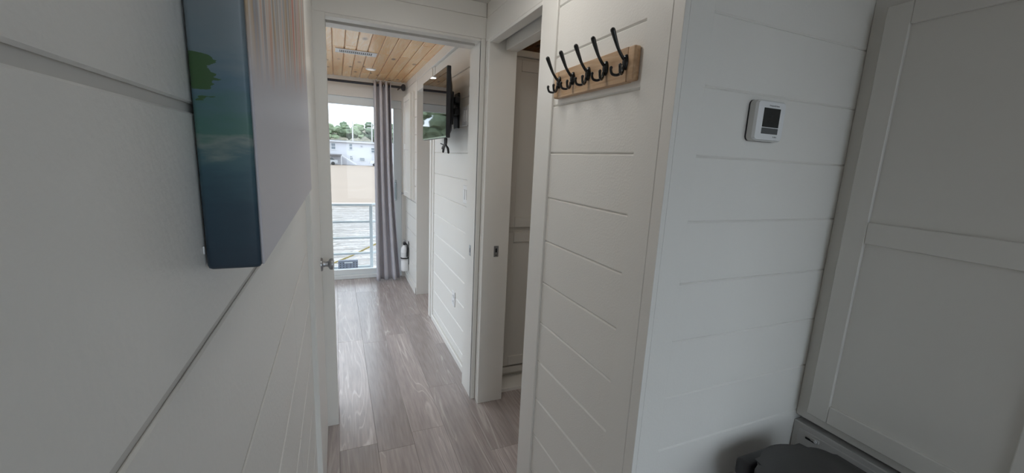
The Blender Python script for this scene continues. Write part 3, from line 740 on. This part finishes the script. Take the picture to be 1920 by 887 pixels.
# ---- water, sandy lot, far shore
def ground(name, x0, x1, y0, y1, z, m, label, cat):
    me = bpy.data.meshes.new(name); me.from_pydata([(x0, y0, 0), (x1, y0, 0), (x1, y1, 0), (x0, y1, 0)], [], [(0, 1, 2, 3)]); me.materials.append(m)
    return struct(link(name, me, (0, 0, z)), label, cat)
WATER = bpy.data.materials.new('muddy_water'); WATER.use_nodes = True
n, l = WATER.node_tree.nodes, WATER.node_tree.links; b = n['Principled BSDF']
b.inputs['Base Color'].default_value = (.30, .27, .24, 1); b.inputs['Roughness'].default_value = .12
t = n.new('ShaderNodeTexCoord'); mp = n.new('ShaderNodeMapping'); mp.inputs['Scale'].default_value = (1.1, 3.2, 1)
l.new(t.outputs['Object'], mp.inputs['Vector']); nz = n.new('ShaderNodeTexNoise'); nz.inputs['Scale'].default_value = .9; nz.inputs['Detail'].default_value = 4; nz.inputs['Distortion'].default_value = .8
l.new(mp.outputs[0], nz.inputs['Vector']); bp = n.new('ShaderNodeBump'); bp.inputs['Strength'].default_value = .9; bp.inputs['Distance'].default_value = .25
l.new(nz.outputs['Fac'], bp.inputs['Height']); l.new(bp.outputs['Normal'], b.inputs['Normal'])
ground('water', -120, 120, -80, 22.5, -1.30, WATER, 'rippled muddy water below the deck', 'water')
SAND = mat('tan_gravel', (.32, .25, .195), .9, var=.10, vscale=.25)
ground('gravel_lot', -160, 160, 22.5, 125, -1.26, SAND, 'tan gravel lot in front of the long building', 'ground')
struct(joinbox('shore_edge', [((-160, 22.2, -1.4), (160, 22.8, -1.25))], SAND), 'low edge of the tan lot at the water', 'ground')

# ---- long white building
BY = 92.
bd = tag(empty('long_building', (3, BY, -1.26)), 'long pale two storey building with an outside stair beyond the lot', 'building')
SID = mat('white_siding', (.60, .60, .64), .6, var=.02, vscale=1)
box('wall', (-26, BY, -1.26), (20, BY+8, 3.45), SID, bd, b=0)
rf = box('roof', (-26.6, BY-.5, 3.45), (20.6, BY+8.5, 3.62), mat('grey_roof_edge', (.30, .31, .34), .7), bd, b=0)
box('fascia', (-26.6, BY-.56, 3.28), (20.6, BY-.5, 3.50), mat('white_fascia', (.6, .6, .62), .5), rf, b=0)
WIN = mat('window_glass_far', (.16, .19, .22), .1); TRIMW = mat('white_far_trim', (.6, .6, .61), .5)
def fwin(x0, x1, z0, z1, nm='window'):
    f_ = box(nm, (x0-.14, BY-.10, z0-.14), (x1+.14, BY+.02, z1+.14), TRIMW, bd, b=0)
    zm = (z0+z1)/2
    box('pane', (x0, BY-.13, z0), (x1, BY-.09, zm-.05), WIN, f_, b=0); box('pane', (x0, BY-.13, zm+.05), (x1, BY-.09, z1), WIN, f_, b=0)
fwin(2.65, 3.15, 1.95, 3.0); fwin(-.75, -.05, 1.75, 2.95); fwin(-1.75, -1.1, .95, 2.95, 'balcony_door'); fwin(-5.0, -4.2, 1.8, 2.9)
fwin(6.9, 7.5, 1.5, 2.4); fwin(4.6, 5.5, -.25, .25); fwin(-9, -8, 1.8, 2.9); fwin(10, 10.8, 1.8, 2.9); fwin(2.7, 3.2, -.1, .6)
box('wall_lamp', (4.8, BY-.2, 2.55), (5.15, BY, 2.72), mat('grey_lamp', (.3, .3, .33), .5), bd, b=0)
bal = box('balcony', (-7, BY-2.2, .62), (1.1, BY, .86), mat('grey_balcony', (.22, .21, .22), .7), bd, b=0)
box('balcony_rail', (-7, BY-2.2, 1.72), (1.1, BY-2.12, 1.80), TRIMW, bal, b=0)
for k in range(28): box('baluster', (-7+k*.3, BY-2.19, .86), (-6.92+k*.3, BY-2.13, 1.72), TRIMW, bal, b=0)
for xx in (-6.8, -3, .95): box('balcony_post', (xx, BY-2.15, -1.26), (xx+.14, BY-2.0, .62), TRIMW, bal, b=0)
def slab(name, p, q, hgt, y0, y1, m, par):
    V = [(p[0], y0, p[1]), (q[0], y0, q[1]), (q[0], y0, q[1]+hgt), (p[0], y0, p[1]+hgt)]; V += [(x, y1, z) for x, _, z in V]
    base = Vector((p[0], y0, p[1])); V = [Vector(v)-base for v in V]
    me = bpy.data.meshes.new(name); me.from_pydata(V, [], [(0, 1, 2, 3), (7, 6, 5, 4), (0, 4, 5, 1), (1, 5, 6, 2), (2, 6, 7, 3), (3, 7, 4, 0)]); me.materials.append(m)
    return link(name, me, base, par)
stc = slab('stair_stringer', (1.1, .55), (3.9, -1.26), .28, BY-2.2, BY-1.1, TRIMW, bd)
slab('stair_rail', (1.1, 1.70), (3.9, -.1), .10, BY-2.2, BY-2.12, TRIMW, stc)
for k in range(10):
    xx = 1.2+k*.29; zz = .83-(k*.29)*.646
    box('stair_baluster', (xx, BY-2.19, zz-.1), (xx+.06, BY-2.13, zz+.9), TRIMW, stc, b=0)
slab('stair_shade', (1.1, -1.2), (3.7, -1.26), .05, BY-2.0, BY-1.3, mat('stair_shadow_panel', (.28, .29, .31), .7), stc)  # dark slab on the ground stands for the shade below the stair

# ---- parked vehicles
CARW = mat('car_tyre', (.02, .02, .02), .7); CARG = mat('car_glass', (.05, .06, .07), .1)
def vehicle(name, label, x0, y, L, prof_body, prof_cab, W_, m, z=-1.26, wheels=(.2, .8), wr_=.33, flip=1):
    t = tag(empty(name, (x0, y, z)), label, 'car')
    def ext(nm, prof, y0, y1, mm, par):
        bm = bmesh.new()
        A = [bm.verts.new((flip*px_, y0, pz_)) for px_, pz_ in prof]; B = [bm.verts.new((flip*px_, y1, pz_)) for px_, pz_ in prof]; k = len(prof)
        for i in range(k): bm.faces.new((A[i], A[(i+1) % k], B[(i+1) % k], B[i]))
        bm.faces.new(A[::-1]); bm.faces.new(B); bmesh.ops.bevel(bm, geom=bm.edges[:], offset=.05, segments=2, affect='EDGES')
        bmesh.ops.recalc_face_normals(bm, faces=bm.faces)
        me = bpy.data.meshes.new(nm); bm.to_mesh(me); bm.free(); me.materials.append(mm)
        return link(nm, me, (x0, y, z), par)
    bo_ = ext('body', prof_body, 0, W_, m, t); ext('cabin', prof_cab, .1, W_-.1, CARG, t)
    zs = [p for p in prof_cab]
    top = max(p[1] for p in prof_cab); xs = [p[0] for p in prof_cab if p[1] > top-.1]
    ext('roof', [(min(xs), top-.02), (max(xs), top-.02), (max(xs)-.1, top+.07), (min(xs)+.1, top+.07)], .08, W_-.08, m, t)
    for u in wheels:
        for yy in (-.02, W_-.18):
            lathe('wheel', [(wr_*.5, 0), (wr_, .02), (wr_, .18), (wr_*.5, .2)], CARW, (x0+flip*L*u, y+yy, z+wr_), t, axis='Y', segs=16)
    return t
vehicle('silver_car', 'silver car parked under the balcony of the long building', .35, 87.2, 4.4,
        [(0, .35), (4.4, .35), (4.4, .8), (3.4, .95), (1.0, 1.0), (0, .98)], [(.5, .95), (3.3, .95), (2.6, 1.45), (1.1, 1.48)], 1.75, mat('silver_paint', (.4, .41, .43), .3, metal=.4), flip=-1)
vehicle('white_truck', 'white pickup truck parked at the right end of the long building', 6.25, 87.6, 5.2,
        [(0, .45), (5.2, .45), (5.2, 1.15), (3.2, 1.15), (1.3, 1.15), (.1, 1.05)], [(1.0, 1.1), (3.2, 1.1), (3.1, 1.75), (1.6, 1.78)], 1.85, mat('white_car_paint', (.6, .6, .62), .3), wr_=.38)

# ---- hillside, trees, poles
def leaf_mat(name, a, c, sc):
    m = bpy.data.materials.new(name); m.use_nodes = True; n, l = m.node_tree.nodes, m.node_tree.links; b = n['Principled BSDF']
    b.inputs['Roughness'].default_value = .8; t = n.new('ShaderNodeTexCoord'); z = n.new('ShaderNodeTexNoise')
    z.inputs['Scale'].default_value = sc; z.inputs['Detail'].default_value = 5; l.new(t.outputs['Object'], z.inputs['Vector'])
    rp = n.new('ShaderNodeValToRGB'); rp.color_ramp.elements[0].position = .35; rp.color_ramp.elements[0].color = (*a, 1)
    rp.color_ramp.elements[1].position = .65; rp.color_ramp.elements[1].color = (*c, 1)
    l.new(z.outputs['Fac'], rp.inputs['Fac']); l.new(rp.outputs['Color'], b.inputs['Base Color']); return m
def blobs(bm, spec, sub=2, amp=.28, fr=1.1):
    for c, rad in spec:
        t = bmesh.new(); bmesh.ops.create_icosphere(t, subdivisions=sub, radius=1)
        for v in t.verts:
            d = 1+amp*noise.noise(v.co*fr*2+Vector(c)*.7)+amp*.6*noise.noise(v.co*5+Vector(c))
            v.co = Vector((v.co.x*rad[0]*d, v.co.y*rad[1]*d, v.co.z*rad[2]*d))+Vector(c)
        me = bpy.data.meshes.new('t'); t.to_mesh(me); t.free(); bm.from_mesh(me); bpy.data.meshes.remove(me)
HILLG = leaf_mat('hillside_brush', (.19, .18, .14), (.30, .27, .20), .35)
bm = bmesh.new(); rr = random.Random(11); sp_ = []
for k in range(420):
    u = rr.random(); x = rr.uniform(-75, 55); y = 103+u*42; z = -1+u*8.2
    s = rr.uniform(1.0, 2.0); sp_.append(((x, y, z), (s*1.3, s*1.3, s)))
blobs(bm, sp_, 2, .35)
sl = [bm.verts.new(v) for v in ((-140, 100, -1.3), (120, 100, -1.3), (120, 152, 6.5), (-140, 152, 6.5))]; bm.faces.new(sl)
me = bpy.data.meshes.new('hillside'); bm.to_mesh(me); bm.free(); me.materials.append(HILLG)
tag(link('hillside_brush', me, (0, 0, 0)), 'brown green brush covering the hillside behind the building', 'brush', kind='stuff')
TRUNK = mat('tree_bark', (.20, .16, .12), .9)
LEAFS = [leaf_mat('hazed_leaf_green', (.13, .17, .11), (.22, .28, .17), .5), leaf_mat('hazed_leaf_pale_green', (.17, .21, .13), (.28, .34, .21), .5), leaf_mat('hazed_leaf_dark_green', (.10, .14, .10), (.17, .22, .14), .5)]  # greens kept pale, outdoor haze is put into the leaf colours
def tree(x, y, zb, h_, wd, mi, label):
    t = tag(empty('tree', (x, y, zb)), label, 'tree', 'trees on the hillside')
    tube('trunk', [(x, y, zb-1), (x+.2, y, zb+h_*.3), (x, y, zb+h_*.75)], [.35, .25, .1], TRUNK, t, segs=8)
    r_ = random.Random(int(x*13+y)); bm = bmesh.new(); sp = []
    for k in range(22):
        a = r_.uniform(0, 2*PI); q = r_.uniform(0, .75)*wd; zz = h_*r_.uniform(.18, .88)
        s = wd*r_.uniform(.32, .5)*(1-.4*abs(zz/h_-.55)); sp.append(((q*math.cos(a), q*math.sin(a), zz), (s, s, s*.75)))
    blobs(bm, sp, 2, .45, 1.5)
    me = bpy.data.meshes.new('crown'); bm.to_mesh(me); bm.free(); me.materials.append(LEAFS[mi]); link('crown', me, (x, y, zb), t)
for a in ((-1.5, 131, 4.0, 5.2, 2.8, 1, 'pale green tree on the hillside behind the left end of the balcony'),
          (2.6, 134, 4.5, 5.6, 2.8, 0, 'green tree on the hillside just left of the first utility pole'),
          (6.4, 133, 4.5, 5.5, 2.6, 1, 'pale green hillside tree between the two utility poles'),
          (10.2, 132, 4.5, 6.0, 2.6, 2, 'dark green hillside tree behind the second utility pole'),
          (-6, 130, 4.0, 5.6, 3.2, 0, 'green hillside tree left of the glass door view'),
          (-13, 84, -1.26, 12.5, 4.0, 1, 'broad pale green tree mirrored in the television'),
          (-20, 80, -1.26, 14.0, 4.8, 0, 'broad green tree at the left end of the lot'),
          (-26, 78, -1.26, 9.5, 4.0, 1, 'tall green tree far left beyond the lot'),
          (15, 131, 4.2, 6, 3.0, 0, 'green hillside tree hidden behind the curtain')): tree(*a)
POLE = mat('pole_grey', (.55, .53, .50), .8)
def pole(x, y, zb, zt, label):
    t = tag(empty('utility_pole', (x, y, zb)), label, 'pole')
    tube('shaft', [(x, y, zb), (x, y, zt)], [.22, .14], POLE, t, n=1, segs=8)
    for zz in (zt-.4, zt-1.1): box('cross_arm', (x-1.1, y-.08, zz-.08), (x+1.1, y+.08, zz+.08), POLE, t, b=0)
pole(4.25, 118, 2.0, 9.2, 'pale utility pole with cross arms left of centre in the window view')
pole(8.45, 110, -.2, 8.6, 'pale utility pole with cross arms close to the curtain edge')
# bare tree in front of the crowns, as mirrored in the television
bt = tag(empty('bare_tree', (-7.6, 52, -1.26)), 'bare leafless tree standing at the left of the gravel lot', 'tree')
rb = random.Random(4); bm = bmesh.new()
def branch(p, d, ln, rad, lvl):
    q = p+d*ln; me = tubemesh('b', [p, (p+q)/2+Vector((rb.uniform(-.1, .1), rb.uniform(-.1, .1), 0))*ln*.3, q], [rad, rad*.6], TRUNK, 5, 2, False); bm.from_mesh(me); bpy.data.meshes.remove(me)
    if lvl:
        for k in range(3):
            dd_ = (d+Vector((rb.uniform(-.8, .8), rb.uniform(-.8, .8), rb.uniform(-.1, .4)))).normalized(); branch(p+d*ln*rb.uniform(.55, 1), dd_, ln*.62, rad*.5, lvl-1)
branch(Vector((0, 0, 0)), Vector((.05, 0, 1)).normalized(), 2.6, .16, 4)
me = bpy.data.meshes.new('branches'); bm.to_mesh(me); bm.free(); me.materials.append(TRUNK); link('branches', me, (-7.6, 52, -1.26), bt)
